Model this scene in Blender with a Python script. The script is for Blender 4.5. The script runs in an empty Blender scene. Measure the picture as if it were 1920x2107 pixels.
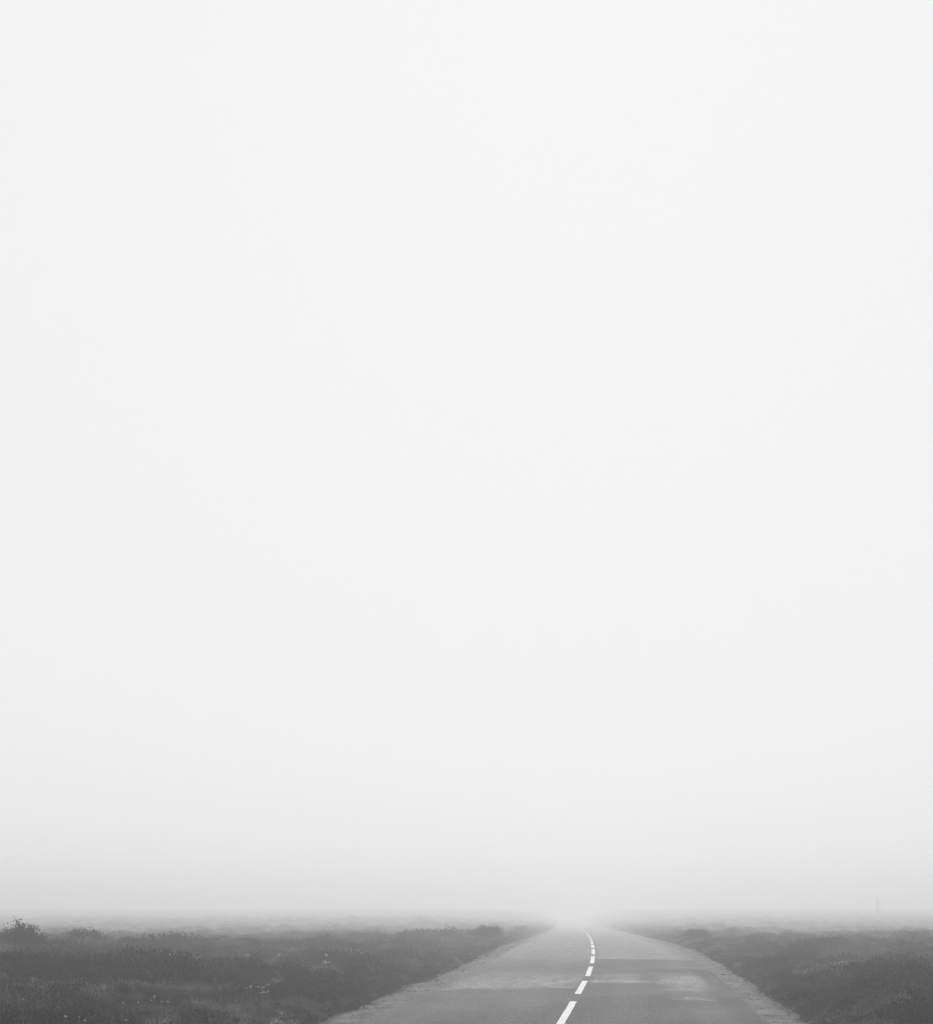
import bpy, math, random
import numpy as np

random.seed(7)
rng = np.random.default_rng(7)
scene = bpy.context.scene
C = scene.collection

# ------------------------------------------------------------------ helpers
CAM_H = 1.6          # eye height above the road
F_PX = 3049.0        # focal length in pixels of the 1920 px wide photograph
HORIZON = 1850.0


def tag(o, label=None, cat=None, group=None, kind=None):
    if label: o['label'] = label
    if cat: o['category'] = cat
    if group: o['group'] = group
    if kind: o['kind'] = kind
    return o


def mesh_obj(name, verts, faces, mat=None, parent=None, uv=None, smooth=False, link=True):
    me = bpy.data.meshes.new(name)
    verts = np.asarray(verts, dtype=np.float32).reshape(-1, 3)
    if isinstance(faces, np.ndarray):
        n, k = faces.shape
        me.vertices.add(len(verts)); me.vertices.foreach_set('co', verts.ravel())
        me.loops.add(n * k); me.loops.foreach_set('vertex_index', faces.astype(np.int32).ravel())
        me.polygons.add(n)
        me.polygons.foreach_set('loop_start', np.arange(0, n * k, k, dtype=np.int32))
        me.update(calc_edges=True)
    else:
        me.from_pydata([tuple(map(float, v)) for v in verts], [], faces)
    me.validate()
    if uv is not None:
        lay = me.uv_layers.new(name='UVMap')
        idx = np.empty(len(me.loops), dtype=np.int32); me.loops.foreach_get('vertex_index', idx)
        lay.data.foreach_set('uv', np.asarray(uv, dtype=np.float32)[idx].ravel())
    if mat: me.materials.append(mat)
    if smooth:
        me.polygons.foreach_set('use_smooth', np.ones(len(me.polygons), dtype=bool))
    o = bpy.data.objects.new(name, me)
    if link: C.objects.link(o)
    if parent: o.parent = parent
    return o


def empty(name, loc, rz=0):
    o = bpy.data.objects.new(name, None); C.objects.link(o)
    o.location = loc; o.rotation_euler = (0, 0, rz); o.empty_display_size = .2
    return o


# ---- smooth value noise (numpy) ----
_perm = rng.random((256, 256)).astype(np.float64)


def vnoise(x, y):
    x = np.asarray(x, dtype=np.float64); y = np.asarray(y, dtype=np.float64)
    xi = np.floor(x).astype(int); yi = np.floor(y).astype(int)
    fx = x - xi; fy = y - yi
    fx = fx * fx * (3 - 2 * fx); fy = fy * fy * (3 - 2 * fy)
    g = lambda i, j: _perm[i & 255, j & 255]
    a = g(xi, yi) * (1 - fx) + g(xi + 1, yi) * fx
    b = g(xi, yi + 1) * (1 - fx) + g(xi + 1, yi + 1) * fx
    return (a * (1 - fy) + b * fy) * 2 - 1


def fbm(x, y, oct=4):
    s = 0; a = 1; t = 0
    for k in range(oct):
        s = s + a * vnoise(x * 2 ** k + 17.3 * k, y * 2 ** k - 9.1 * k); t += a; a *= .5
    return s / t


# ---- road plan and profile ----
_cy = np.array([-200, 0, 10, 19, 25, 30.6, 36.7, 41.6, 47.2, 53.2, 69, 100, 127, 200, 400, 4400.])
_cx = np.array([-25, -1.05, .16, 1.21, 1.88, 2.50, 3.11, 3.56, 4.04, 4.52, 5.80, 8.15, 10.15, 15.2, 28, 260.])
_ys = np.concatenate([np.arange(-200, 450, .5), np.array([600, 1000, 2000, 4400.])])
_xs = np.interp(_ys, _cy, _cx)
_k = np.hanning(13); _k /= _k.sum()
_n = 1290
_xs[6:_n - 6] = np.convolve(_xs[:_n], _k, 'valid')


def xc(y):
    return np.interp(y, _ys, _xs)


_py = np.array([-200, 0, 48, 56, 69, 100, 127, 150, 200, 300, 420, 700, 1000, 4400.])
_pz = np.array([.4, 0, 0, -.07, -.27, -.74, -1.15, -1.5, -2.2, -3.3, -4.6, -7, -8, -8.])


def zr(y):
    return np.interp(y, _py, _pz)


def edge_noise(side, y):
    return .17 * fbm(y * .45 + 31 * side, 5.5 * side, 3) + .07 * vnoise(y * 3.1, 9.0 * side)


SHO = 3.28   # distance from the centreline to the turf


def moor_z(x, y, s, side):
    """height of the moor outside the turf edge; s = distance beyond the edge"""
    base = zr(y)
    grow = 1 - np.exp(-np.clip(s, 0, None) / 2.5)
    # moor stays near road level to a low crest, then falls away into the mist
    rx = np.clip((x - 11) / 9, 0, 1)
    crest = np.where(side < 0, 420 + 10 * np.sin(x * .09), 420 + 0 * rx + 5 * np.sin(x * .13 + 1))
    hold = -1.3 * (1 - np.exp(-np.clip(y - 50, 0, None) / 45)) - .03 * np.clip(y - crest, 0, None)
    hold = np.maximum(hold, -8)
    w = 1 - np.exp(-np.clip(s, 0, None) / 6.0)
    z = base * (1 - w) + hold * w
    near = np.interp(y, [0, 6.5, 10, 15, 20, 25, 32, 45, 60], [.9, .83, .70, .54, .42, .28, .14, .02, 0])
    far = np.clip((y - 200) / 200, 0, 1)
    z = z + grow * near
    z = z + grow * ((.10 + .16 * np.clip((y - 30) / 40, 0, 1)) * fbm(x * .16, y * .13, 3) + .15 * fbm(x * .62, y * .5, 2) + .09 * fbm(x * 1.7, y * 1.1, 2)) * (1 - .5 * far)
    z = z + .10 * np.clip(s / .16, 0, 1) + .04
    return z


def ground_z(x, y):
    x = np.asarray(x, float); y = np.asarray(y, float)
    u = x - xc(y); side = np.sign(u) + (u == 0)
    s = np.abs(u) - (SHO + edge_noise(side, y))
    return np.where(s > 0, moor_z(x, y, s, side), zr(y) - .09)


def on_ground(px, py, up=0.0):
    """where the sight line through a point of the photograph meets the moor, `up` metres above it"""
    dx = (px - 960) / F_PX; dz = -(py - HORIZON) / F_PX
    t = np.arange(8, 400, .05)
    h = CAM_H + dz * t - (ground_z(dx * t, t) + up)
    k = np.argmax(h < 0) if (h < 0).any() else len(t) - 1
    return dx * t[k], t[k], float(ground_z(dx * t[k], t[k]))


# ------------------------------------------------------------------ materials
def new_mat(name):
    m = bpy.data.materials.new(name); m.use_nodes = True
    nt = m.node_tree; b = nt.nodes['Principled BSDF']
    return m, nt, b


def N(nt, t, **kw):
    n = nt.nodes.new(t)
    for k, v in kw.items():
        if k in n.inputs.keys() if isinstance(k, str) else False: n.inputs[k].default_value = v
        else: setattr(n, k, v)
    return n


def ramp(nt, src, stops):
    r = nt.nodes.new('ShaderNodeValToRGB')
    while len(r.color_ramp.elements) < len(stops): r.color_ramp.elements.new(.5)
    for e, (p, v) in zip(r.color_ramp.elements, stops):
        e.position = p; e.color = (v, v, v, 1)
    nt.links.new(src, r.inputs[0])
    return r.outputs[0]


def noise(nt, vec, scale, detail=4, rough=.6, dist=0):
    n = nt.nodes.new('ShaderNodeTexNoise')
    n.inputs['Scale'].default_value = scale; n.inputs['Detail'].default_value = detail
    n.inputs['Roughness'].default_value = rough; n.inputs['Distortion'].default_value = dist
    if vec is not None: nt.links.new(vec, n.inputs['Vector'])
    return n.outputs['Fac']


def math_(nt, op, a, b=None, clamp=False):
    n = nt.nodes.new('ShaderNodeMath'); n.operation = op; n.use_clamp = clamp
    for i, v in enumerate((a, b)):
        if v is None: continue
        if isinstance(v, (int, float)): n.inputs[i].default_value = v
        else: nt.links.new(v, n.inputs[i])
    return n.outputs[0]


def mix(nt, fac, a, b):
    # a*(1-fac)+b*fac on floats
    n = nt.nodes.new('ShaderNodeMix'); n.data_type = 'FLOAT'
    for i, v in ((0, fac), (2, a), (3, b)):
        if isinstance(v, (int, float)): n.inputs[i].default_value = v
        else: nt.links.new(v, n.inputs[i])
    return n.outputs[0]


def smooth_band(nt, v, lo0, lo1, hi1, hi0):
    def ss(a, b):
        n = nt.nodes.new('ShaderNodeMapRange'); n.interpolation_type = 'SMOOTHSTEP'
        nt.links.new(v, n.inputs['Value'])
        n.inputs['From Min'].default_value = a; n.inputs['From Max'].default_value = b
        return n.outputs['Result']
    return math_(nt, 'MULTIPLY', ss(lo0, lo1), math_(nt, 'SUBTRACT', 1.0, ss(hi1, hi0)))


# asphalt: pale worn wheel tracks, a straight-edged patch, damp and dry smears
def mat_road():
    m, nt, b = new_mat('asphalt')
    uv = nt.nodes.new('ShaderNodeUVMap').outputs[0]
    sep = nt.nodes.new('ShaderNodeSeparateXYZ'); nt.links.new(uv, sep.inputs[0])
    u, v = sep.outputs[0], sep.outputs[1]
    wob = math_(nt, 'MULTIPLY', math_(nt, 'SUBTRACT', noise(nt, uv, .9, 3), .5), 3.0)
    ruv = nt.nodes.new('ShaderNodeMapping'); nt.links.new(uv, ruv.inputs[0]); ruv.inputs['Scale'].default_value = (2.2, .5, 1)
    rag = noise(nt, ruv.outputs[0], 1.4, 5, .7)          # ragged wear that breaks up every patch
    uw = math_(nt, 'ADD', u, math_(nt, 'MULTIPLY', math_(nt, 'SUBTRACT', rag, .5), 1.2))
    vw = math_(nt, 'ADD', v, wob)
    st = nt.nodes.new('ShaderNodeMapping'); nt.links.new(uv, st.inputs[0]); st.inputs['Scale'].default_value = (1.6, .10, 1)
    streak = noise(nt, st.outputs[0], 1.0, 4, .6)
    blot = noise(nt, uv, .35, 5, .62, .6)
    fine = noise(nt, uv, 13, 4, .75)
    grit = noise(nt, uv, 95, 1, .5)
    # wheel tracks (pale) at +-0.8 and +-2.0
    tr = 0
    base = ramp(nt, blot, [(.25, .018), (.75, .042)])
    base = math_(nt, 'ADD', base, ramp(nt, streak, [(.38, 0.0), (.72, .025)]))
    def add(mask, amt):
        nonlocal base
        base = math_(nt, 'ADD', base, math_(nt, 'MULTIPLY', math_(nt, 'MULTIPLY', mask, ramp(nt, rag, [(.32, .35), (.66, 1.25)])), amt))
    # left lane: pale stretch 26.4 - 31 m, feathering beyond
    lmask = smooth_band(nt, u, -2.75, -2.3, -.15, .0)
    add(math_(nt, 'MULTIPLY', smooth_band(nt, vw, 25.9, 27.2, 28.6, 34), lmask), .13)
    # right lane: darker patch 30 - 39.5 m with crisp far joint
    rmask = smooth_band(nt, u, .06, .12, 2.7, 2.9)
    add(math_(nt, 'MULTIPLY', smooth_band(nt, v, 28.5, 31.8, 39.4, 39.7), rmask), -.03)
    # pale rectangle behind the third dash
    add(math_(nt, 'MULTIPLY', smooth_band(nt, v, 28.3, 28.5, 29.0, 29.5), smooth_band(nt, uw, -.1, .4, .95, 1.5)), .13)
    add(math_(nt, 'MULTIPLY', smooth_band(nt, v, 28.6, 29.0, 31.6, 32.0), smooth_band(nt, uw, .0, .4, .85, 1.3)), .09)
    # pale smears in the right wheel track
    add(math_(nt, 'MULTIPLY', smooth_band(nt, vw, 25.6, 27.8, 30.5, 33), smooth_band(nt, uw, 1.2, 1.8, 2.1, 2.7)), .15)
    add(math_(nt, 'MULTIPLY', smooth_band(nt, vw, 23.3, 23.8, 24.1, 24.6), smooth_band(nt, uw, 1.4, 1.9, 2.0, 2.5)), .11)
    # darker strip against the right edge, lighter dust along the left
    add(smooth_band(nt, u, 2.2, 2.5, 2.66, 2.85), -.05)
    # far part is paler
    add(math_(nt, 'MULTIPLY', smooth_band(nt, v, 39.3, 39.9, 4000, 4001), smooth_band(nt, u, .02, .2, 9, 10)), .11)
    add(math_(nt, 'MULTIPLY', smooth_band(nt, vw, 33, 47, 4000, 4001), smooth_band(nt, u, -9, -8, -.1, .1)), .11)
    # dust and crumbs washed in from the verges, breaking up the edge of the tarmac
    au = math_(nt, 'ABSOLUTE', u)
    ed = math_(nt, 'ADD', au, math_(nt, 'MULTIPLY', math_(nt, 'SUBTRACT', noise(nt, uv, 2.2, 4, .7), .5), 1.1))
    dust = nt.nodes.new('ShaderNodeMapRange'); dust.interpolation_type = 'SMOOTHSTEP'; nt.links.new(ed, dust.inputs['Value'])
    dust.inputs['From Min'].default_value = 2.45; dust.inputs['From Max'].default_value = 2.9
    add(dust.outputs['Result'], .03)
    gm = nt.nodes.new('ShaderNodeMapping'); nt.links.new(uv, gm.inputs[0]); gm.inputs['Scale'].default_value = (24, 4.0, 1)
    drag = noise(nt, gm.outputs[0], 1.0, 4, .75)
    # polished wheel tracks
    for t in (.78, 2.05):
        add(smooth_band(nt, ed, t - .5, t - .1, t + .1, t + .45), .016)
    base = math_(nt, 'MULTIPLY', base, ramp(nt, drag, [(.34, .48), (.66, 1.52)]))
    spk = math_(nt, 'MULTIPLY', ramp(nt, fine, [(.3, .6), (.7, 1.4)]), ramp(nt, grit, [(.3, .75), (.7, 1.25)]))
    col = math_(nt, 'MAXIMUM', math_(nt, 'MULTIPLY', base, spk), .02)
    nt.links.new(col, b.inputs['Base Color'])
    rg = math_(nt, 'ADD', ramp(nt, blot, [(.3, .46), (.7, .62)]), ramp(nt, drag, [(.3, .12), (.7, 0)]))
    nt.links.new(rg, b.inputs['Roughness'])
    b.inputs['Specular IOR Level'].default_value = .06
    bump = nt.nodes.new('ShaderNodeBump'); bump.inputs['Strength'].default_value = .25; bump.inputs['Distance'].default_value = .006
    bump.inputs['Strength'].default_value = .8; bump.inputs['Distance'].default_value = .014
    nt.links.new(math_(nt, 'ADD', math_(nt, 'MULTIPLY', drag, 1.0), math_(nt, 'MULTIPLY', grit, .5)), bump.inputs['Height']); nt.links.new(bump.outputs[0], b.inputs['Normal'])
    return m


def mat_gravel():
    m, nt, b = new_mat('gravel_verge')
    uv = nt.nodes.new('ShaderNodeUVMap').outputs[0]
    big = noise(nt, uv, 2.6, 5, .7); fine = noise(nt, uv, 38, 3, .7)
    vor = nt.nodes.new('ShaderNodeTexVoronoi'); vor.inputs['Scale'].default_value = 30; nt.links.new(uv, vor.inputs['Vector'])
    c = math_(nt, 'MULTIPLY', ramp(nt, big, [(.34, .07), (.64, .25)]), ramp(nt, fine, [(.3, .8), (.7, 1.2)]))
    c = math_(nt, 'MULTIPLY', c, ramp(nt, vor.outputs['Distance'], [(0, 1.08), (.7, .85)]))
    nt.links.new(c, b.inputs['Base Color']); b.inputs['Roughness'].default_value = .9; b.inputs['Specular IOR Level'].default_value = .04
    bump = nt.nodes.new('ShaderNodeBump'); bump.inputs['Strength'].default_value = .35; bump.inputs['Distance'].default_value = .02
    nt.links.new(fine, bump.inputs['Height']); nt.links.new(bump.outputs[0], b.inputs['Normal'])
    return m


def mat_soil():
    m, nt, b = new_mat('peat_and_moss')
    co = nt.nodes.new('ShaderNodeTexCoord').outputs['Object']
    n1 = noise(nt, co, .5, 5, .6); n2 = noise(nt, co, 9, 4, .7)
    c = math_(nt, 'MULTIPLY', ramp(nt, n1, [(.35, .004), (.7, .014)]), ramp(nt, n2, [(.3, .5), (.7, 1.5)]))
    nt.links.new(c, b.inputs['Base Color']); b.inputs['Roughness'].default_value = .95
    b.inputs['Specular IOR Level'].default_value = .1
    bump = nt.nodes.new('ShaderNodeBump'); bump.inputs['Strength'].default_value = .6; bump.inputs['Distance'].default_value = .05
    nt.links.new(n2, bump.inputs['Height']); nt.links.new(bump.outputs[0], b.inputs['Normal'])
    return m


def mat_paint():
    m, nt, b = new_mat('road_paint')
    co = nt.nodes.new('ShaderNodeTexCoord').outputs['Object']
    n2 = noise(nt, co, 30, 3, .7); n3 = noise(nt, co, 3, 3, .7)
    wm = nt.nodes.new('ShaderNodeMapping'); nt.links.new(co, wm.inputs[0]); wm.inputs['Scale'].default_value = (20, 3, 1)
    n3 = math_(nt, 'ADD', math_(nt, 'MULTIPLY', n3, .4), math_(nt, 'MULTIPLY', noise(nt, wm.outputs[0], 1.0, 4, .7), .6))
    c = math_(nt, 'MULTIPLY', ramp(nt, n2, [(.27, .2), (.46, .52)]), ramp(nt, n3, [(.36, .68), (.52, 1.0)]))
    nt.links.new(c, b.inputs['Base Color']); b.inputs['Roughness'].default_value = .5
    return m


def mat_plant(name, lo, hi, rough=.75, spec=.2, instanced=True):
    """leaf colour varying per plant and by the kind of growth ('tone' set where each plant stands)"""
    m, nt, b = new_mat(name)
    if instanced:
        rnd = nt.nodes.new('ShaderNodeObjectInfo').outputs['Random']
        at = nt.nodes.new('ShaderNodeAttribute'); at.attribute_type = 'INSTANCER'; at.attribute_name = 'tone'
        f = math_(nt, 'ADD', math_(nt, 'MULTIPLY', rnd, .25), math_(nt, 'MULTIPLY', at.outputs['Fac'], .75))
    else:
        co = nt.nodes.new('ShaderNodeTexCoord').outputs['Object']
        f = noise(nt, co, 6, 3, .6)
    ge = nt.nodes.new('ShaderNodeNewGeometry').outputs['Random Per Island']
    f = math_(nt, 'ADD', f, math_(nt, 'MULTIPLY', math_(nt, 'SUBTRACT', ge, .5), .3), True)
    c = ramp(nt, f, [(0, lo), (.5, (lo * hi) ** .5 * .9), (1, hi)])
    nt.links.new(c, b.inputs['Base Color'])
    b.inputs['Roughness'].default_value = rough; b.inputs['Specular IOR Level'].default_value = spec
    return m


def mat_flat(name, v, rough=.8):
    m, nt, b = new_mat(name)
    co = nt.nodes.new('ShaderNodeTexCoord').outputs['Object']
    c = ramp(nt, noise(nt, co, 25, 3, .6), [(.3, v * .75), (.7, v * 1.15)])
    nt.links.new(c, b.inputs['Base Color']); b.inputs['Roughness'].default_value = rough
    return m


M_ROAD, M_GRAVEL, M_SOIL, M_PAINT = mat_road(), mat_gravel(), mat_soil(), mat_paint()
M_HEATH = mat_plant('heather_leaf', .003, .12, spec=.05, rough=.9)
M_GRASS = mat_plant('grass_blade', .005, .21, spec=.05, rough=.9)
M_DRY = mat_plant('dry_grass_blade', .08, .34, spec=.1)
M_SHRUB = mat_plant('shrub_leaf', .004, .016, spec=.05, rough=.9, instanced=False)
M_STEM = mat_flat('woody_stem', .035)
M_PALE = mat_flat('white_petal', .4, .6)
M_PALELEAF = mat_flat('pale_leaf', .32, .6)
M_GREENSTEM = mat_flat('flower_stem', .09)

# ------------------------------------------------------------------ ground
us = [0, 1.5, 2.6, 3.0, 3.12, 3.2, 3.25, 3.28, 3.32, 3.38, 3.44, 3.52, 3.65, 3.85, 4.1]
while us[-1] < 3400: us.append(us[-1] + max(.22, (us[-1] - 4) * .045))
us = np.array(us); U = np.concatenate([-us[::-1], us[1:]])
vs = [-60.]
while vs[-1] < 0: vs.append(vs[-1] + 3)
while vs[-1] < 4200:
    v = vs[-1]; vs.append(v + (.25 if v < 40 else max(.25, (v - 40) * .02 + .25)))
V = np.array(vs)
UU, VV = np.meshgrid(U, V)
side = np.sign(UU) + (UU == 0)
w = np.exp(-((np.abs(UU) - SHO) / 1.2) ** 2)
UX = UU + side * edge_noise(side, VV) * w
X = xc(VV) + UX
s = (np.abs(UU) - SHO)
Z = np.where(s > 0, moor_z(X, VV, s, side), zr(VV) - .09)
nv, nu = UU.shape
idx = np.arange(nv * nu).reshape(nv, nu)
quads = np.stack([idx[:-1, :-1], idx[:-1, 1:], idx[1:, 1:], idx[1:, :-1]], -1).reshape(-1, 4)
g = mesh_obj('ground', np.stack([X, VV, Z], -1).reshape(-1, 3), quads, M_SOIL, smooth=True)
tag(g, 'dark peaty moorland ground on both sides of the road', 'ground', kind='structure')


# ------------------------------------------------------------------ road and verges
def strip(name, ulist, ylist, zfun, mat, parent=None, edge=None):
    ul = np.array(ulist, float); yl = np.array(ylist, float)
    UU, YY = np.meshgrid(ul, yl)
    if edge is not None: UU = edge(UU, YY)
    XX = xc(YY) + UU
    ZZ = zfun(UU, YY)
    nv, nu = UU.shape
    idx = np.arange(nv * nu).reshape(nv, nu)
    q = np.stack([idx[:-1, :-1], idx[:-1, 1:], idx[1:, 1:], idx[1:, :-1]], -1).reshape(-1, 4)
    return mesh_obj(name, np.stack([XX, YY, ZZ], -1).reshape(-1, 3), q, mat, parent,
                    uv=np.stack([UU, YY], -1).reshape(-1, 2), smooth=True)


ry = np.concatenate([np.arange(-40, 80, .25), np.arange(80, 160, 1), np.arange(160, 421, 4)])
road_z = lambda u, y: zr(y) - .045 + .045 * (1 - (u / 2.75) ** 2)


def road_edge(u, y):
    e = np.abs(u) > 2.6
    sd = np.sign(u)
    return u + e * sd * (.045 * fbm(y * 1.3 + 5 * sd, 2. * sd, 3))


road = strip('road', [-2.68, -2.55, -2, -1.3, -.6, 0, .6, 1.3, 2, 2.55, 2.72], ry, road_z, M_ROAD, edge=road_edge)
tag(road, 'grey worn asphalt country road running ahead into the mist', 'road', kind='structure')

# loose gravel verge between the asphalt and the turf, each side
for sd, lab in ((-1, 'pale stony gravel verge along the left edge of the road'), (1, 'pale gravel verge along the right edge of the road')):
    ul = [2.5, 2.62, 2.72, 2.85, 3.0, 3.15, 3.35, 3.55]
    if sd < 0: ul = [-a for a in ul[::-1]]
    gy = np.concatenate([np.arange(-40, 60, .1), np.arange(60, 160, 1), np.arange(160, 421, 4)])

    # (follows the fall of the road edge)
    def gz(u, y, sd=sd):
        a = np.abs(u)
        return zr(y) - .05 - .012 * (a - 2.6) + .006 * fbm(u * 3, y * 2.2, 3) * (a > 2.7) - .02 * (a < 2.6) - .0

    gv = strip('verge', ul, gy, gz, M_GRAVEL)
    tag(gv, lab, 'verge', kind='structure')

# ridges of loose stones and crumbled edge
def stones(name, n, sd, label):
    vv, ff = [], []
    cube = np.array([[-1, -1, -.6], [1, -1, -.6], [1, 1, -.6], [-1, 1, -.6], [-.7, -.7, .6], [.7, -.7, .6], [.7, .7, .6], [-.7, .7, .6]], float)
    cf = [(0, 1, 5, 4), (1, 2, 6, 5), (2, 3, 7, 6), (3, 0, 4, 7), (4, 5, 6, 7)]
    for i in range(n):
        y = 14 + 50 * random.random() ** 1.4
        a = random.choice([2.66, 2.7, 3.15, 3.0, 3.25, 2.85]) + random.gauss(0, .09)
        if a < 2.6: continue
        u = sd * a
        r = random.uniform(.005, .014) * (1.6 if random.random() < .08 else 1)
        rot = random.random() * 6.28
        P = cube * r * np.array([random.uniform(.7, 1.4), random.uniform(.7, 1.3), random.uniform(.5, .9)]) + rng.normal(0, r * .14, (8, 3))
        c, s_ = math.cos(rot), math.sin(rot)
        P = P @ np.array([[c, s_, 0], [-s_, c, 0], [0, 0, 1]])
        P += [float(xc(y)) + u, y, float(zr(y)) - .045]
        b0 = len(vv); vv.extend(P.tolist()); ff.extend([tuple(b0 + k for k in f) for f in cf])
    o = mesh_obj(name, vv, ff, mat_flat('loose_stone', .2, .9))
    tag(o, label, 'stones', kind='stuff')


stones('loose_stones', 1500, -1, 'loose stones scattered along the left verge')
stones('loose_stones', 1100, 1, 'loose stones scattered along the right verge')

# centre line: each painted dash is a part of the road
starts = [-5.1, .9, 6.9, 12.9, 18.75, 24.9, 30.7, 36.8, 42.75, 48.5] + [54.6 + 6 * k for k in range(34)]
ends = [-.8, 5.2, 11.2, 17.2, 23.1, 28.9, 35.0, 41.4, 47.1, 53.1] + [58.9 + 6 * k for k in range(34)]
for a, b_ in zip(starts, ends):
    yy = np.linspace(a, b_, 14); hw = .053
    jit = lambda n: rng.normal(0, .0022, n)
    vv = []
    for y in yy:
        c = float(xc(y))
        for u in (-hw + jit(1)[0], 0, hw + jit(1)[0]):
            vv.append((c + u, y, float(road_z(u, y)) + .005))
    # rounded, slightly skewed ends
    vv[0] = (vv[0][0], vv[0][1] + .05, vv[0][2]); vv[-1] = (vv[-1][0], vv[-1][1] - .05, vv[-1][2])
    q = [(3 * i + j, 3 * i + j + 1, 3 * i + j + 4, 3 * i + j + 3) for i in range(13) for j in (0, 1)]
    mesh_obj('centre_dash', vv, q, M_PAINT, parent=road)


# ------------------------------------------------------------------ plants: source shapes
class MB:
    def __init__(s): s.v = []; s.f = []; s.mi = []
    def quad_leaf(s, p, d, n, L, W, mi=0):
        """a leaf from p along d with width across n: folded diamond of two triangles pairs"""
        p = np.asarray(p); b = len(s.v)
        s.v += [p, p + d * L * .45 + n * W * .5, p + d * L, p + d * L * .45 - n * W * .5]
        s.f.append((b, b + 1, b + 2, b + 3)); s.mi.append(mi)
    def blade(s, p, az, L, lean, W, mi=0, droop=1.0, seg=3):
        d = np.array([math.cos(az), math.sin(az), 0]); n = np.array([-d[1], d[0], 0])
        pts = []
        for k in range(seg + 1):
            t = k / seg
            th = lean * (1 + droop * t * t)
            pts.append((t, th))
        q = np.array(p, float); b = len(s.v)
        for k, (t, th) in enumerate(pts):
            if k: q = q + (d * math.sin(th) + np.array([0, 0, 1]) * math.cos(th)) * L / seg
            w = W * (1 - t) ** .7 * .5 + .0004
            s.v += [q - n * w, q + n * w]
        for k in range(seg):
            s.f.append((b + 2 * k, b + 2 * k + 1, b + 2 * k + 3, b + 2 * k + 2)); s.mi.append(mi)
        return q
    def tube(s, pts, r0, r1, mi=0, sides=5):
        pts = [np.array(p, float) for p in pts]; b = len(s.v); n = len(pts)
        for i, p in enumerate(pts):
            d = pts[min(i + 1, n - 1)] - pts[max(i - 1, 0)]; d /= np.linalg.norm(d) + 1e-9
            a = np.cross(d, [0.3, .9, .2]); a /= np.linalg.norm(a) + 1e-9; c = np.cross(d, a)
            r = r0 + (r1 - r0) * i / (n - 1)
            for k in range(sides):
                th = 2 * math.pi * k / sides
                s.v.append(p + (a * math.cos(th) + c * math.sin(th)) * r)
        for i in range(n - 1):
            for k in range(sides):
                s.f.append((b + i * sides + k, b + i * sides + (k + 1) % sides, b + (i + 1) * sides + (k + 1) % sides, b + (i + 1) * sides + k)); s.mi.append(mi)
    def build(s, name, mats, parent=None, link=True):
        if not isinstance(mats, (list, tuple)): mats = [mats]
        o = mesh_obj(name, np.array(s.v), np.array(s.f), None, parent, link=link)
        for m in mats: o.data.materials.append(m)
        o.data.polygons.foreach_set('material_index', np.array(s.mi, dtype=np.int32))
        return o


def rand_dir(up=.2):
    a = random.random() * 6.283; z = random.uniform(-.3, 1) * (1 - up) + up
    r = math.sqrt(max(0, 1 - z * z)); return np.array([r * math.cos(a), r * math.sin(a), z])


def heather_clump(R, H, n, leaf, grassy):
    m = MB()
    lob = [(random.uniform(-.5, .5) * R, random.uniform(-.5, .5) * R, random.uniform(.6, 1.05)) for _ in range(5)]
    for i in range(26):
        a = random.random() * 6.283; rr = R * random.uniform(.2, .95)
        e = np.array([math.cos(a) * rr, math.sin(a) * rr, H * random.uniform(.4, .85) * (1 - .45 * (rr / R) ** 2)])
        m.tube([(0, 0, -.03), e * [.45, .45, .4], e], .004, .0015, 1, 3)
    for i in range(n):
        lx, ly, lh = random.choice(lob)
        d = rand_dir(.05); k = random.uniform(.55, 1.0) ** .6
        p = np.array([lx + d[0] * R * .62 * k, ly + d[1] * R * .62 * k, max(.01, d[2]) * H * lh * k + random.uniform(0, .04)])
        dd = rand_dir(.55); nn = np.cross(dd, rand_dir(0)); nn /= np.linalg.norm(nn) + 1e-9
        m.quad_leaf(p, dd, nn, leaf * random.uniform(.6, 1.6), leaf * random.uniform(.25, .5), 0)
    for i in range(grassy):
        a = random.random() * 6.283; rr = R * random.random()
        m.blade((math.cos(a) * rr, math.sin(a) * rr, 0), random.random() * 6.283, H * random.uniform(.9, 1.3), random.uniform(.2, .7), .005, 2)
    return m


def grass_tuft(n, L, spread, lean, W, seed_heads=0):
    m = MB()
    for i in range(n):
        a = random.random() * 6.283; rr = spread * random.random() ** .7
        az = a + random.gauss(0, .6)
        m.blade((math.cos(a) * rr, math.sin(a) * rr, -.01), az, L * random.uniform(.45, 1.1), lean * random.uniform(.2, 1.3), W * random.uniform(.6, 1.2), 0, random.uniform(.6, 2.2))
    for i in range(seed_heads):
        q = m.blade((random.gauss(0, spread * .3), random.gauss(0, spread * .3), 0), random.random() * 6.28, L * 1.5, .12, W * .55, 0, 1.2)
        for k in range(7):
            d = rand_dir(.5); nn = np.cross(d, [0, 0, 1]); nn /= np.linalg.norm(nn) + 1e-9
            m.quad_leaf(q + np.array([0, 0, -.008 * k]), d, nn, .022, .006, 0)
    return m


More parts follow.
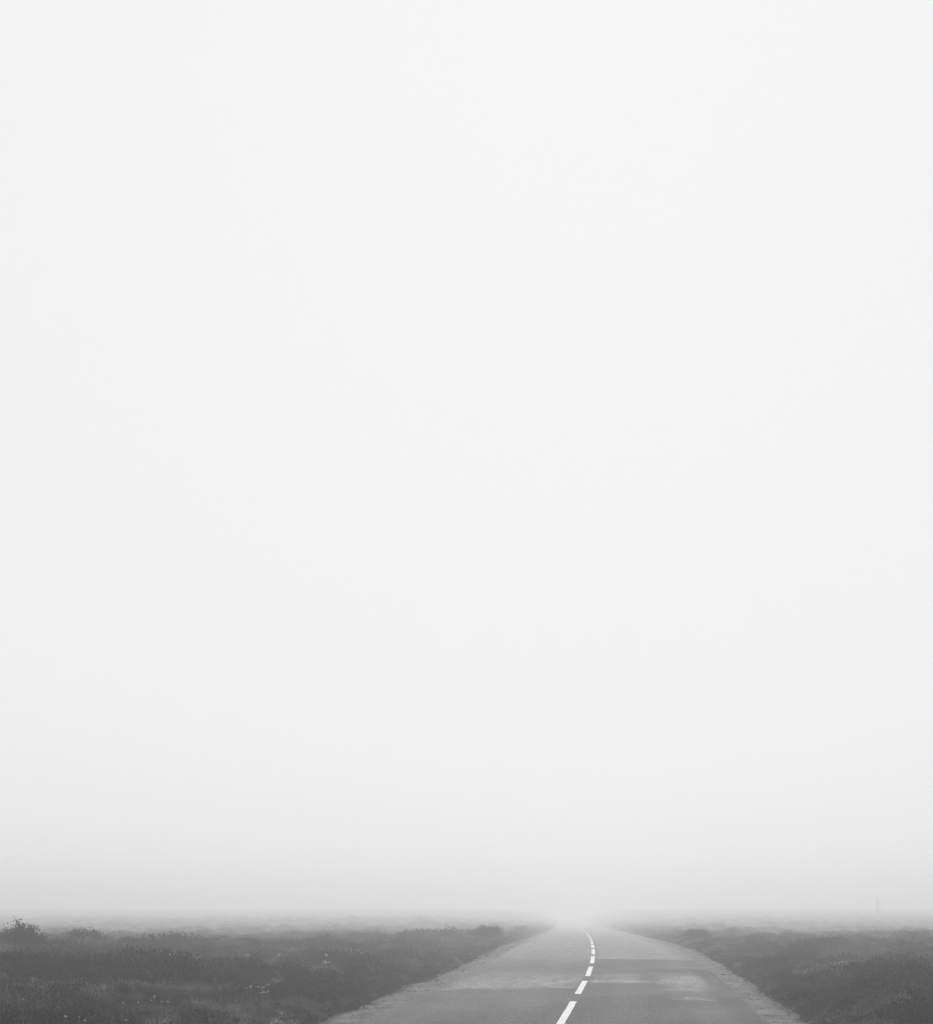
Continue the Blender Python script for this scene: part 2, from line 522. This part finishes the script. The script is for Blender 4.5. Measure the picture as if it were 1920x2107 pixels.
src_heath = bpy.data.collections.new('heather_sources')
src_grass = bpy.data.collections.new('grass_sources')
src_dry = bpy.data.collections.new('dry_grass_sources')
for i, (R, H, n, leaf, gr) in enumerate([(.24, .13, 650, .026, 0), (.32, .17, 900, .028, 1), (.20, .10, 480, .024, 0), (.38, .15, 1000, .030, 0), (.28, .19, 800, .028, 2)]):
    src_heath.objects.link(heather_clump(R, H, n, leaf, gr).build('heather_clump', [M_HEATH, M_STEM, M_GRASS], link=False))
for i, a in enumerate([(80, .12, .12, .8, .008), (100, .09, .16, 1.0, .008), (70, .14, .10, .7, .007), (120, .07, .19, 1.1, .008)]):
    src_grass.objects.link(grass_tuft(*a).build('grass_tuft', M_GRASS, link=False))
for i, a in enumerate([(65, .14, .12, .8, .008, 0), (80, .10, .15, 1.0, .008, 0), (44, .16, .09, .8, .006, 0)]):
    src_dry.objects.link(grass_tuft(*a).build('dry_grass_tuft', M_DRY, link=False))


def scatter(name, coll, pts, rot, scl, pick, tone, label, cat):
    me = bpy.data.meshes.new(name); n = len(pts)
    me.vertices.add(n); me.vertices.foreach_set('co', np.asarray(pts, dtype=np.float32).ravel())
    for nm, ty, arr in (('rot', 'FLOAT', rot), ('scl', 'FLOAT', scl), ('pick', 'INT', pick), ('tone', 'FLOAT', tone)):
        at = me.attributes.new(nm, ty, 'POINT')
        at.data.foreach_set('value', np.asarray(arr, dtype=np.int32 if ty == 'INT' else np.float32))
    o = bpy.data.objects.new(name, me); C.objects.link(o)
    ng = bpy.data.node_groups.new(name + '_scatter', 'GeometryNodeTree')
    ng.interface.new_socket('Geometry', in_out='INPUT', socket_type='NodeSocketGeometry')
    ng.interface.new_socket('Geometry', in_out='OUTPUT', socket_type='NodeSocketGeometry')
    nd, lk = ng.nodes, ng.links
    gi = nd.new('NodeGroupInput'); go = nd.new('NodeGroupOutput')
    ci = nd.new('GeometryNodeCollectionInfo'); ci.inputs['Collection'].default_value = coll
    ci.inputs['Separate Children'].default_value = True; ci.inputs['Reset Children'].default_value = True
    ip = nd.new('GeometryNodeInstanceOnPoints'); ip.inputs['Pick Instance'].default_value = True

    def attr(nm, ty):
        a = nd.new('GeometryNodeInputNamedAttribute'); a.data_type = ty; a.inputs['Name'].default_value = nm
        return a.outputs['Attribute']
    mp = nd.new('GeometryNodeMeshToPoints')
    lk.new(gi.outputs[0], mp.inputs['Mesh']); lk.new(mp.outputs[0], ip.inputs['Points'])
    lk.new(ci.outputs[0], ip.inputs['Instance']); lk.new(attr('pick', 'INT'), ip.inputs['Instance Index'])
    cx = nd.new('ShaderNodeCombineXYZ'); lk.new(attr('rot', 'FLOAT'), cx.inputs[2]); lk.new(cx.outputs[0], ip.inputs['Rotation'])
    lk.new(attr('scl', 'FLOAT'), ip.inputs['Scale']); lk.new(ip.outputs[0], go.inputs[0])
    md = o.modifiers.new('scatter', 'NODES'); md.node_group = ng
    return tag(o, label, cat, kind='stuff')


def field(n, ymin, ymax, power, spread=.42, edge=0.0):
    """random spots on the moor seen from the road, denser near"""
    t = rng.random(n) ** power
    y = ymin + (ymax - ymin) * t
    x = (rng.random(n) * 2 - 1) * (y * spread + 2)
    u = x - xc(y); sd = np.where(u < 0, -1, 1)
    s = np.abs(u) - SHO - edge_noise(sd, y)
    k = s > edge
    return x[k], y[k], s[k]


# heather
x, y, s = field(36000, 7, 210, 1.5, edge=.12)
hn = fbm(x * .35 + 3, y * .22, 3)
keep = (rng.random(len(x)) < np.clip(.62 + hn * 1.3, .12, 1)) & ((s > .4) | (rng.random(len(x)) < .7))
x, y, s, hn = x[keep], y[keep], s[keep], hn[keep]
sc = 1.1 * np.clip(rng.lognormal(0, .35, len(x)), .5, 1.9) * np.clip(.55 + s * .3, .55, 1.05) * (1 + .25 * np.clip(hn, -.5, 1))
sc *= np.clip(.6 + .4 * (y - 6) / 18, .6, 1)
pts = np.stack([x, y, ground_z(x, y) - .03], -1)
tone = np.clip(.36 + 1.1 * fbm(x * .3 + 40, y * .2 - 7, 2) + 1.1 * fbm(x * 1.5 + 4, y * .9 - 3, 2), 0, 1)
scatter('heather', src_heath, pts, rng.random(len(x)) * 6.28, sc, rng.integers(0, 5, len(x)), tone,
        'low dark heather covering the moor on both sides of the road', 'heather')
# grass
x, y, s = field(60000, 7, 190, 1.7, edge=-.02)
gn = fbm(x * .35 + 3, y * .22, 3)
keep = (rng.random(len(x)) < np.clip(.55 - gn * 1.1, .15, 1)) | (s < .45)
x, y, s, gn = x[keep], y[keep], s[keep], gn[keep]
sc = np.clip(rng.lognormal(0, .28, len(x)), .5, 2.0) * np.clip(.45 + s * .6, .45, 1.1) * np.clip(.6 + .4 * (y - 6) / 18, .6, 1)
tone = np.clip(.36 + 1.1 * fbm(x * .35 - 20, y * .22 + 13, 2) + 1.1 * fbm(x * 1.6 - 8, y * 1.0 + 31, 2), 0, 1)
scatter('grass', src_grass, np.stack([x, y, ground_z(x, y) - .01], -1), rng.random(len(x)) * 6.28, sc, rng.integers(0, 4, len(x)), tone,
        'rough short grass growing between the heather up to the gravel verges', 'grass')
fy = 9 + 75 * rng.random(9000) ** 1.6; fsd = np.where(rng.random(9000) < .5, -1, 1)
fs = np.abs(rng.normal(0, .30, 9000)) - .10
fx = xc(fy) + fsd * (SHO + edge_noise(fsd, fy) + fs)
scatter('edge_grass', src_grass, np.stack([fx, fy, ground_z(fx, fy) - .01], -1), rng.random(9000) * 6.28, rng.uniform(.3, .85, 9000), rng.integers(0, 4, 9000),
        np.clip(.3 + 1.3 * fbm(fx * 1.3 + 9, fy * .8, 2), 0, 1), 'ragged grass fringing the gravel verges', 'grass')
# weeds creeping over the gravel and the crumbled asphalt edge
wy = 9 + 55 * rng.random(2600) ** 1.5; wsd = np.where(rng.random(2600) < .6, -1, 1)
wu = 3.3 - np.abs(rng.normal(0, .28, 2600))
wu = np.where(rng.random(2600) < .22, 2.72 + rng.normal(0, .05, 2600), wu)
k = (wu > 2.66) & (rng.random(2600) < np.clip(.12 + 1.4 * fbm(wy * .9 + 50 * wsd, wu * 2, 2), .03, 1))
wy, wu, wsd = wy[k], wu[k], wsd[k]
wx = xc(wy) + wsd * wu
scatter('weeds', src_grass, np.stack([wx, wy, zr(wy) - .06], -1), rng.random(len(wx)) * 6.28, rng.uniform(.16, .45, len(wx)), rng.integers(0, 4, len(wx)),
        rng.random(len(wx)) * .7, 'small dark weeds creeping over the gravel verges', 'weeds')
# dry pale grass in patches
x, y, s = field(26000, 7, 120, 1.4, edge=.1)
dn = fbm(x * .8 + 71, y * .45 + 3, 3)
keep = rng.random(len(x)) < np.clip((dn - .10) * 4.5, .01, 1)
x, y, s = x[keep], y[keep], s[keep]
sc = np.clip(rng.lognormal(0, .25, len(x)), .5, 1.7) * np.clip(.5 + s * .5, .5, 1.05) * np.clip(.6 + .4 * (y - 6) / 18, .6, 1)
tone = np.clip(rng.random(len(x)), 0, 1)
scatter('dry_grass', src_dry, np.stack([x, y, ground_z(x, y) - .01], -1), rng.random(len(x)) * 6.28, sc, rng.integers(0, 3, len(x)), tone,
        'pale dry grass in thin patches among the heather', 'dry grass')


# ------------------------------------------------------------------ shrubs (each a thing)
def shrub(x, y, w_, h, label, leaf=.035, n=1500, spiky=0, group='low shrubs on the moor'):
    z = float(ground_z(x, y)) - .04
    h = max(.3, (h - z) * .94)          # h comes in as the height of its top above the road
    root = empty('shrub', (x, y, z), random.random() * 6)
    tag(root, label, 'shrub', group)
    st, fo = MB(), MB()
    R = w_ / 2; ns = 18
    for i in range(ns):
        a = 6.283 * i / ns + random.gauss(0, .25); rr = R * random.uniform(.15, .95)
        top = h * (random.uniform(.62, .8) if i % 3 else random.uniform(.82, .95)) * (1 - .35 * (rr / R) ** 2)
        e = np.array([math.cos(a) * rr, math.sin(a) * rr, top])
        mid = e * [.4, .4, .5] + rng.normal(0, .03, 3)
        st.tube([(e[0] * .1, e[1] * .1, 0), mid, e], .012, .003, 0, 5)
        for k in range(n // ns):
            t = random.random() ** .55
            p = mid * (1 - t) + e * t + rng.normal(0, 1, 3) * [R * .15, R * .15, h * .085]
            if t < .25: p[2] *= .6
            p[2] = max(.01, min(p[2], h * 1.15))
            d = rand_dir(.35); nn = np.cross(d, rand_dir(0)); nn /= np.linalg.norm(nn) + 1e-9
            fo.quad_leaf(p, d, nn, leaf * random.uniform(.6, 1.5), leaf * random.uniform(.3, .55))
    for i in range(spiky):
        a = random.random() * 6.283; rr = R * random.uniform(0, .6)
        b = np.array([math.cos(a) * rr, math.sin(a) * rr, h * .6])
        e = b + np.array([random.gauss(0, .13), random.gauss(0, .13), h * random.uniform(.35, .62)])
        st.tube([b, (b + e) / 2 + rng.normal(0, .015, 3), e], .008, .002, 0, 4)
        for k in range(26):
            t = random.random(); d = rand_dir(.5); nn = np.cross(d, [0, 0, 1]); nn /= np.linalg.norm(nn) + 1e-9
            fo.quad_leaf(b * (1 - t) + e * t, d, nn, leaf * (1.2 - .6 * t), leaf * .35)
    st.build('stem', M_STEM, root); fo.build('foliage', M_SHRUB, root)
    return root


def at(px, Y): return (px - 960) / F_PX * Y
def top(py, Y): return CAM_H - (py - HORIZON) / F_PX * Y


shrub(at(48, 30), 30, .92, top(1895, 30), 'dark spiky-topped shrub at the left edge of the moor, tallest of the shrubs', n=9000, spiky=2, leaf=.045)
shrub(at(8, 32), 32, .62, top(1909, 32), 'rounded dark shrub cut by the left edge of the photo beside the tallest shrub', n=5000, leaf=.045)
shrub(at(172, 37), 37, .95, top(1904, 37), 'broad grey shrub just right of the tallest spiky shrub', n=6000, spiky=1, leaf=.045)
shrub(at(502, 42), 42, 1.25, top(1931, 42), 'wide low shrub in the middle of the left moor', n=6000, spiky=1, leaf=.045)
shrub(at(640, 34), 34, .72, top(1961, 34), 'small dark dome-shaped shrub in the left moor with pale flowers at its right', n=4500, leaf=.04)
shrub(at(1004, 53), 53, 1.35, top(1901, 53), 'rounded misty shrub overhanging the left edge of the road', n=6000, spiky=1, leaf=.045)
shrub(at(1068, 80), 80, 1.3, top(1901, 80), 'faint shrub on the left verge where the road fades out', n=1300)
shrub(at(1436, 54), 54, 1.45, top(1911, 54), 'misty shrub beside the right edge of the road', n=6000, spiky=1, leaf=.045)
shrub(at(1546, 52), 52, 1.2, top(1926, 52), 'low grey shrub on the right moor, next in from the roadside one', n=4500, leaf=.04)
shrub(at(1690, 46), 46, 1.5, top(1943, 46), 'wide flat shrub in the middle of the right moor', n=4500, leaf=.04)
shrub(at(1486, 105), 105, 1.0, top(1891, 105), 'very faint shrub in the mist on the right skyline', n=1000)
shrub(at(872, 125), 125, 2.4, top(1875, 125), 'very faint broad shrub in the mist left of the road end', n=1400)
shrub(at(736, 26), 26, .6, top(2025, 26), 'small shrubby clump close to the near left verge', leaf=.026, n=1500)
shrub(at(30, 62), 62, 2.2, top(1907, 62), 'pale misty shrub behind the shrubs at the left edge', n=1400)
shrub(at(330, 70), 70, 2.4, top(1909, 70), 'low pale shrub on the left skyline', n=1400)

# bare little tree, hardly visible in the mist on the right
tx, ty = at(1806, 250), 250
tz = float(ground_z(tx, ty)) - .1
tr = empty('tree', (tx, ty, tz)); tag(tr, 'slender sparse tree almost lost in the mist on the right', 'tree')
tb, tc = MB(), MB()
H = 1.75 - tz
tb.tube([(0, 0, 0), (.04, .0, H * .3), (-.05, .03, H * .6), (.02, 0, H)], .08, .015, 0, 7)
for i in range(34):
    z0 = H * random.uniform(.12, .95); a = random.random() * 6.28; L = .75 * (1 - .55 * z0 / H) * random.uniform(.6, 1.1)
    e = np.array([math.cos(a) * L, math.sin(a) * L, z0 + L * .8])
    tb.tube([(0, 0, z0), e * [.5, .5, 0] + [0, 0, z0 + L * .3], e], .022, .005, 0, 4)
    for k in range(22):
        t = random.uniform(.2, 1.05); p = np.array([0, 0, z0]) * (1 - t) + e * t + rng.normal(0, .12, 3)
        d = rand_dir(.3); nn = np.cross(d, rand_dir(0)); nn /= np.linalg.norm(nn) + 1e-9
        tc.quad_leaf(p, d, nn, .09, .05)
tb.build('trunk', M_STEM, tr); tc.build('crown', M_SHRUB, tr)

# thin stalk by the right verge
sx, sy = at(1430, 76), 76
sz = float(ground_z(sx, sy)) - .05
dk = MB(); ztop = CAM_H - (1899 - HORIZON) / F_PX * 76
hh = ztop - sz
dk.tube([(0, 0, 0), (.02, 0, hh * .5), (0, .01, hh)], .014, .008, 0, 5)
for k in range(40):
    d = rand_dir(.4); nn = np.cross(d, [0, 0, 1]); nn /= np.linalg.norm(nn) + 1e-9
    dk.quad_leaf(np.array([0, 0, hh * random.uniform(.82, 1.0)]), d, nn, .05, .025)
o = dk.build('dead_stalk', M_STEM); o.location = (sx, sy, sz)
tag(o, 'thin dark stalk with a seed head standing above the right moor', 'stalk')


# ------------------------------------------------------------------ flowers
def flower(px, py, up, label, size=.026, heads=1, group='white flowers in the left moor'):
    x, y, z = on_ground(px, py, up)
    root = empty('flower', (x, y, z - .02), random.random() * 6); tag(root, label, 'flower', group)
    st = MB()
    for i in range(heads):
        hd = MB()
        bx, by = (0, 0) if heads == 1 else (random.gauss(0, .045), random.gauss(0, .045))
        top = np.array([bx + random.gauss(0, .01), by + random.gauss(0, .01), up + .02 + (0 if heads == 1 else random.uniform(-.03, .02))])
        st.tube([(bx * .4, by * .4, 0), (bx, by, up * .6), top], .003, .002, 0, 4)
        for k in range(3):
            st.blade((bx * .4, by * .4, 0), random.random() * 6.28, up * .7, .4, .01)
        for k in range(16):
            d = rand_dir(.0); nn = np.cross(d, rand_dir(0)); nn /= np.linalg.norm(nn) + 1e-9
            hd.quad_leaf(top, d, nn, size * random.uniform(.7, 1.2), size * .6)
        hd.build('flower_head', M_PALE, root)
    st.build('stem', M_GREENSTEM, root)
    return root


LB = 'single white flower head in the dark near left moor'
for (px, py, sz_, lab) in [
        (316, 2052, .020, 'brightest white flower head, topmost of the sprinkle at lower left'),
        (332, 2062, .013, 'small white flower head between the brightest one and its right neighbour'),
        (347, 2063, .020, 'white flower head at the right end of the sprinkle at lower left'),
        (314, 2060, .012, 'tiny white flower head just under the brightest one'),
        (284, 2063, .014, 'small white flower head left of the brightest one'),
        (253, 2065, .013, 'white flower head at the left end of the sprinkle at lower left'),
        (47, 2057, .014, 'lone whitish flower head near the left edge of the photo'),
        (135, 2094, .018, 'white flower head near the bottom edge, left of two close ones'),
        (166, 2093, .011, 'upper one of two close white flower heads at the bottom edge'),
        (172, 2101, .017, 'lower one of two close white flower heads at the bottom edge'),
        (266, 2100, .016, 'white flower head at the bottom edge under the sprinkle')]:
    flower(px, py, .34, lab, sz_)
for (px, py, hds, lab) in [
        (522, 2029, 3, 'white flower sprig at the left end of the bright cluster in the left moor'),
        (531, 2031, 1, 'single white flower between the sprigs of the bright cluster'),
        (546, 2029, 4, 'upper right white flower sprig of the bright cluster in the left moor'),
        (545, 2040, 4, 'lowest white flower sprig of the bright cluster in the left moor'),
        (552, 2039, 2, 'white flower sprig at the right end of the lowest row of the bright cluster')]:
    flower(px, py, .34, lab, .018, hds)
for (px, py, hds, lab) in [
        (665, 1968, 3, 'pale flower tuft on the right shoulder of the small dome-shaped shrub'),
        (670, 1978, 4, 'pale flower tuft right of and below the dome-shaped shrub'),
        (571, 1967, 2, 'pale flower tuft between the wide low shrub and the dome-shaped shrub'),
        (512, 1964, 2, 'pale flower tuft in front of the wide low shrub')]:
    flower(px, py, .36, lab, .03, hds)


def leafy(px, py, up, label, n=60, size=.05, spread=.12):
    x, y, z = on_ground(px, py, up)
    root = empty('pale_plant', (x, y, z - .02), random.random() * 6); tag(root, label, 'plant', 'pale leafy plants by the left verge')
    st, lf = MB(), MB()
    for i in range(12):
        a = random.random() * 6.28; r = spread * random.random()
        e = np.array([math.cos(a) * r, math.sin(a) * r, up * random.uniform(.6, 1.15)])
        st.tube([(0, 0, 0), e * [.5, .5, .6], e], .003, .002, 0, 4)
        for k in range(n // 12):
            t = random.uniform(.5, 1.05); d = rand_dir(.25); nn = np.cross(d, rand_dir(0)); nn /= np.linalg.norm(nn) + 1e-9
            lf.quad_leaf(e * t + rng.normal(0, .012, 3), d, nn, size * random.uniform(.5, 1.1), size * .5)
    st.build('stem', M_GREENSTEM, root); lf.build('foliage', M_PALELEAF, root)


leafy(571, 2097, .22, 'pale leafy plant at the bottom edge, tallest of the pale plants by the left verge', 60, .035, .09)
leafy(562, 2105, .10, 'pale leafy plant cut by the bottom edge, left of the tallest pale plant', 50, .035, .1)
leafy(590, 2102, .12, 'pale leafy plant right of the tallest pale plant at the bottom edge', 50, .03, .1)
leafy(601, 2104, .10, 'small pale plant at the right end of the pale plants by the left verge', 34, .032, .07)
leafy(549, 2103, .08, 'small pale plant at the left end of the pale plants by the left verge', 24, .03, .05)


# ------------------------------------------------------------------ haze
x0, x1, y0, y1, z0, z1 = -4000, 4300, -120, 4400, -10.5, 6.0
hv = [(x0, y0, z0), (x1, y0, z0), (x1, y1, z0), (x0, y1, z0), (x0, y0, z1), (x1, y0, z1), (x1, y1, z1), (x0, y1, z1)]
hf = [(3, 2, 1, 0), (4, 5, 6, 7), (0, 1, 5, 4), (1, 2, 6, 5), (2, 3, 7, 6), (3, 0, 4, 7)]
hm = bpy.data.materials.new('haze'); hm.use_nodes = True
hn_ = hm.node_tree; hn_.nodes.clear()
out = hn_.nodes.new('ShaderNodeOutputMaterial'); pv = hn_.nodes.new('ShaderNodeVolumePrincipled')
pv.inputs['Color'].default_value = (.97, .97, .97, 1)
pv.inputs['Density'].default_value = .0083
pv.inputs['Anisotropy'].default_value = .52
hn_.links.new(pv.outputs[0], out.inputs['Volume'])
hz = mesh_obj('haze', hv, hf, hm)
tag(hz, 'pale mist lying over the moor and swallowing the road', 'haze', kind='stuff')

# ------------------------------------------------------------------ light
SUN_EL, SUN_AZ = math.radians(36), math.radians(5)     # azimuth clockwise from +Y
world = bpy.data.worlds.new('World'); scene.world = world; world.use_nodes = True
wn = world.node_tree; wn.nodes.clear()
wo = wn.nodes.new('ShaderNodeOutputWorld'); bg = wn.nodes.new('ShaderNodeBackground')
sky = wn.nodes.new('ShaderNodeTexSky'); sky.sky_type = 'NISHITA'; sky.sun_disc = False
sky.sun_elevation = SUN_EL; sky.sun_rotation = SUN_AZ; sky.air_density = 1; sky.dust_density = 2
bw = wn.nodes.new('ShaderNodeRGBToBW'); wn.links.new(sky.outputs[0], bw.inputs[0])
# even white cloud cover in front of the clear sky
cloud = wn.nodes.new('ShaderNodeMix'); cloud.data_type = 'FLOAT'
cloud.inputs[0].default_value = .995; wn.links.new(bw.outputs[0], cloud.inputs[2]); cloud.inputs[3].default_value = 5.2
wn.links.new(cloud.outputs[0], bg.inputs['Color']); bg.inputs['Strength'].default_value = .12
wn.links.new(bg.outputs[0], wo.inputs['Surface'])

sd = bpy.data.lights.new('sun', 'SUN'); sd.energy = 1.0; sd.angle = math.radians(25); sd.color = (1, 1, 1)
so = bpy.data.objects.new('sun', sd); C.objects.link(so)
so.rotation_euler = (-(math.pi / 2 - SUN_EL), 0, -SUN_AZ)
so.location = (0, 0, 30)

# ------------------------------------------------------------------ camera
cam = bpy.data.cameras.new('camera'); co = bpy.data.objects.new('camera', cam); C.objects.link(co)
co.location = (0, 0, CAM_H); co.rotation_euler = (math.radians(90), 0, 0)
cam.sensor_fit = 'HORIZONTAL'; cam.sensor_width = 36; cam.lens = 36 * F_PX / 1920
cam.shift_y = (HORIZON - 2107 / 2) / 1920
cam.clip_start = .1; cam.clip_end = 20000
scene.camera = co

scene.render.engine = 'CYCLES'
scene.cycles.volume_bounces = 6
scene.cycles.max_bounces = 12
scene.cycles.use_denoising = True
scene.cycles.use_adaptive_sampling = False
scene.view_settings.view_transform = 'Standard'; scene.view_settings.look = 'None'
scene.view_settings.gamma = 1; scene.view_settings.use_curve_mapping = False
scene.view_settings.exposure = .49
